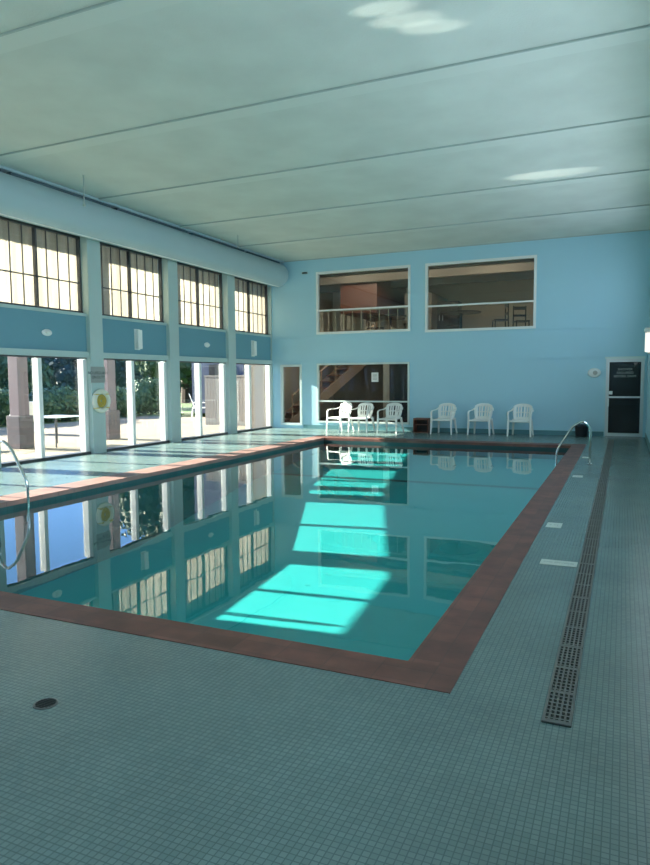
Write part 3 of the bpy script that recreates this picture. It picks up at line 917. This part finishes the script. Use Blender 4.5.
for (x, y, mid_, s) in tpos:
    if mid_ == 2:
        c = tt if ft else copy_tree(tt); ft = False
        tag(c, 'tall broad green tree rising above the others behind the hedge', 'tree', 'tall trees beyond the hedge')
    elif mid_:
        c = tbm if fb else copy_tree(tbm); fb = False
        tag(c, 'mid green leafy tree standing beyond the hedge outside the glass doors', 'tree', 'mid green trees beyond the hedge')
    else:
        c = ta if fa else copy_tree(ta); fa = False
        tag(c, 'dark shaded tree standing beyond the hedge outside the glass doors', 'tree', 'dark trees beyond the hedge')
    c.location = (x, y, -.1); c.rotation_euler = (0,0,rn.uniform(0,6)); c.scale = (s,s,s)

# pale fence and the stucco outside wall at the far end of the patio
struct(box('wall_outside', M['white_wall'], None, LX0-.15, XL-.22, YB, YB+.15, -.3, 5.25))
k += 1; struct(box('trim_%d' % k, M['fence'], None, -10.98, -10.62, YB-.03, YB, -.03, 2.0))
fe = empty('patio_fence', (-12.25, 19.3, -.03)); tag(fe, 'pale vertical board fence closing the far end of the patio', 'fence')
m = MB()
for i in range(15): m.box(-.86+i*.115, -.86+i*.115+.108, -.02,.02,.04,1.68, bevel=.004)
m.build('boards', M['fence'], fe)
MB().box(-.86,.86,.02,.07,.3,.4).build('rail', M['fence'], fe); MB().box(-.86,.86,.02,.07,1.4,1.5).build('rail', M['fence'], fe)
MB().box(-.88,.88,-.03,.04,1.68,1.74).build('cap', M['fence'], fe)
bh = empty('neighbour_house', (-17.2, 31, -.1)); tag(bh, 'dark blue house with a window beyond the patio', 'building')
MB().box(-2.6,3.2,-3,3,0,6.2).build('wall', M['blue_house'], bh)
m = MB(); bm = m.bm
v = [bm.verts.new(p) for p in ((-3.0,-3.4,6.1),(3.6,-3.4,6.1),(3.6,3.4,6.1),(-3.0,3.4,6.1),(-3.0,0,7.3),(3.6,0,7.3))]
for f in ((0,1,5,4),(3,4,5,2),(0,4,3),(1,2,5),(0,3,2,1)): bm.faces.new([v[i] for i in f])
m.build('roof', M['roof'], bh)
for x in (-1.6, .4):
    wf = MB().box(x, x+1.2, -3.05,-2.98,1.4,2.5).build('window', M['blue_house'], bh)
    MB().box(x+.08, x+1.12, -3.08,-3.04,1.48,2.42).build('pane', M['black'], wf)

# patio furniture
def patio_chair(mat_s, name, label, x, y, rz):
    e = empty(name, (x, y, -.03), rz); tag(e, label, 'chair')
    m = MB(); pts = smooth_path([(0,-.28,.40),(0,.22,.38),(0,.42,.98)], .12)
    m.sweep(pts, [.52]*len(pts), [.03]*len(pts), (1,0,0)); m.build('sling_seat', mat_s, e, smooth=True, auto=50)
    for s in (-1,1):
        MB().tube(smooth_path([(s*.28,-.32,0),(s*.28,-.28,.62),(s*.28,.30,.62)], .1), .016, 8).build('armrest', M['white_frame'], e, smooth=True)
        MB().tube([(s*.28,-.30,.40),(s*.28,.30,.40),(s*.28,.34,0)], .016, 8).build('leg', M['white_frame'], e)
        MB().tube([(s*.28,.20,.40),(s*.28,.44,1.0)], .016, 8).build('back_frame', M['white_frame'], e)
patio_chair(M['terracotta'], 'patio_chair', 'orange canvas patio chair outside at the left edge of the photo', -13.75, 10.6, .3)
patio_chair(M['white_frame'], 'patio_chair', 'white patio chair standing right of the thick post outside', -16.4, 14.6, -1.7)
patio_chair(M['white_frame'], 'patio_chair', 'white patio chair far out by the dark blue house', -16.6, 24.0, 2.2)
# glass-topped patio tables (added spot lamps stand in for sun off their tops)
def patio_table(x, y, label):
    e = empty('patio_table', (x, y, -.03)); tag(e, label, 'table')
    MB().box(-.5,.5,-.5,.5,.70,.72,bevel=.004).build('tabletop', M['alu'], e)
    for sx in (-1,1):
        for sy in (-1,1): MB().tube([(sx*.45,sy*.45,0),(sx*.45,sy*.45,.70)], .02, 8).build('leg', M['dark_metal'], e)
patio_table(-12.3, 4.7, 'low square metal patio table outside beyond the left edge of the photo')
patio_table(-12.75, 11.35+.95, 'square metal patio table outside between the post and the column with the ring buoy')

# ---------------------------------------------------------------- light
sun = bpy.data.lights.new('sun', 'SUN'); sun.energy = 37; sun.angle = math.radians(.55); sun.color = (1, .93, .80)
so = bpy.data.objects.new('sun', sun); COL.objects.link(so)
L = Vector((1, K, -T)).normalized()
so.rotation_euler = L.to_track_quat('-Z', 'Y').to_euler()

# spot lamps added at the two patio tables, standing in for mirrored sun
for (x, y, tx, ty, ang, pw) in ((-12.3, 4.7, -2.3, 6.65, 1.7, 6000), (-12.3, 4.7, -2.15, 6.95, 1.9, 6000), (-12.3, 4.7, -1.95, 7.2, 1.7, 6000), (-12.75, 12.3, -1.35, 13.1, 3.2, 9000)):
    g = bpy.data.lights.new('glint_spot', 'SPOT'); g.energy = pw; g.color = (1, .96, .88)
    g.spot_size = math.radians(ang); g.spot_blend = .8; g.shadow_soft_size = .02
    go = bpy.data.objects.new('glint_spot', g); COL.objects.link(go); go.location = (x, y, .75)
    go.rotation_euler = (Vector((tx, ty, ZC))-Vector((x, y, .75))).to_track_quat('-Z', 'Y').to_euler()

w = bpy.data.worlds.new('sky'); SC.world = w; w.use_nodes = True
nt = w.node_tree; nt.nodes.clear()
out = nt.nodes.new('ShaderNodeOutputWorld'); bg = nt.nodes.new('ShaderNodeBackground')
tc = nt.nodes.new('ShaderNodeTexCoord'); sp = nt.nodes.new('ShaderNodeSeparateXYZ')
nt.links.new(tc.outputs['Generated'], sp.inputs[0])
cr = nt.nodes.new('ShaderNodeValToRGB')
el = cr.color_ramp.elements
el[0].position = 0; el[0].color = (.34,.50,.80,1)
el[1].position = 1; el[1].color = (.20,.42,.86,1)
e1 = el.new(.06); e1.color = (.24,.44,.84,1)
e2 = el.new(.15); e2.color = (.22,.45,.92,1)
nt.links.new(sp.outputs['Z'], cr.inputs[0]); nt.links.new(cr.outputs[0], bg.inputs[0])
bg.inputs[1].default_value = 2.7
nt.links.new(bg.outputs[0], out.inputs[0])

def area(name, loc, rot, sx, sy, power, col, spread=PI):
    a = bpy.data.lights.new(name, 'AREA'); a.shape = 'RECTANGLE'; a.size = sx; a.size_y = sy
    a.energy = power; a.color = col; a.spread = spread
    o = bpy.data.objects.new(name, a); COL.objects.link(o); o.location = loc; o.rotation_euler = rot
    return o
# fill lamps standing in for daylight at the added right-wall windows
for i, h in enumerate(RH):
    area('right_fill', (XR-.03, (h[0]+h[1])/2, (h[2]+h[3])/2), (0, PI/2, 0), h[3]-h[2], h[1]-h[0], 44 if i < 6 else 15, (.86,.97,1))
for i, h in enumerate(FH):
    area('front_fill', ((h[0]+h[1])/2, YF+.03, (h[2]+h[3])/2), (PI/2, 0, 0), h[1]-h[0], h[3]-h[2], 62, (.80,.93,1))
# unseen lamps added to brighten the rooms behind the back wall
for (x, y, z, p_) in ((-8.6, 20.8, 5.2, 75), (-6.2, 20.8, 5.2, 45), (-3.8, 20.8, 5.2, 80), (-9.6, 19.4, 2.46, 26), (-8.2, 19.4, 2.46, 30)):
    e = empty('ceiling_lamp', (x, y, z+.03)); tag(e, 'small round unseen lamp added for light in the rooms behind the back wall', 'lamp', 'added lamps in the lobby')
    MB().lathe([(.12,0),(.12,.03),(.01,.035)], (0,0,0), n=20).build('lamp_housing', M['white_frame'], e)
    lt = bpy.data.lights.new('lobby_fill', 'POINT'); lt.energy = p_; lt.color = (1,.88,.72); lt.shadow_soft_size = .03
    lo = bpy.data.objects.new('lobby_fill', lt); COL.objects.link(lo); lo.location = (x, y, z-.03)

# ---------------------------------------------------------------- camera (fitted to the photograph's vanishing points)
f_px, yaw, pitch, roll = 667.4, math.radians(24.05), math.radians(-4.564), math.radians(-.408)
fw = Vector((-math.sin(yaw)*math.cos(pitch), math.cos(yaw)*math.cos(pitch), math.sin(pitch)))
r_ = Vector((math.cos(yaw), math.sin(yaw), 0)); u_ = r_.cross(fw)
r2 = r_*math.cos(roll)+u_*math.sin(roll); u2 = -r_*math.sin(roll)+u_*math.cos(roll)
cam = bpy.data.cameras.new('camera'); co = bpy.data.objects.new('camera', cam); COL.objects.link(co)
cam.sensor_fit = 'VERTICAL'; cam.sensor_height = 24; cam.lens = 24*f_px/865; cam.clip_end = 400
mt = Matrix((r2, u2, -fw)).transposed().to_4x4(); mt.translation = Vector((0, 0, 1.55))
co.matrix_world = mt
SC.camera = co
SC.view_settings.view_transform = 'Standard'; SC.view_settings.look = 'None'
SC.view_settings.exposure = .06; SC.view_settings.gamma = 1
SC.view_settings.use_curve_mapping = False
SC.cycles.max_bounces = 10; SC.cycles.transparent_max_bounces = 24
SC.cycles.diffuse_bounces = 6
SC.cycles.sample_clamp_indirect = 6
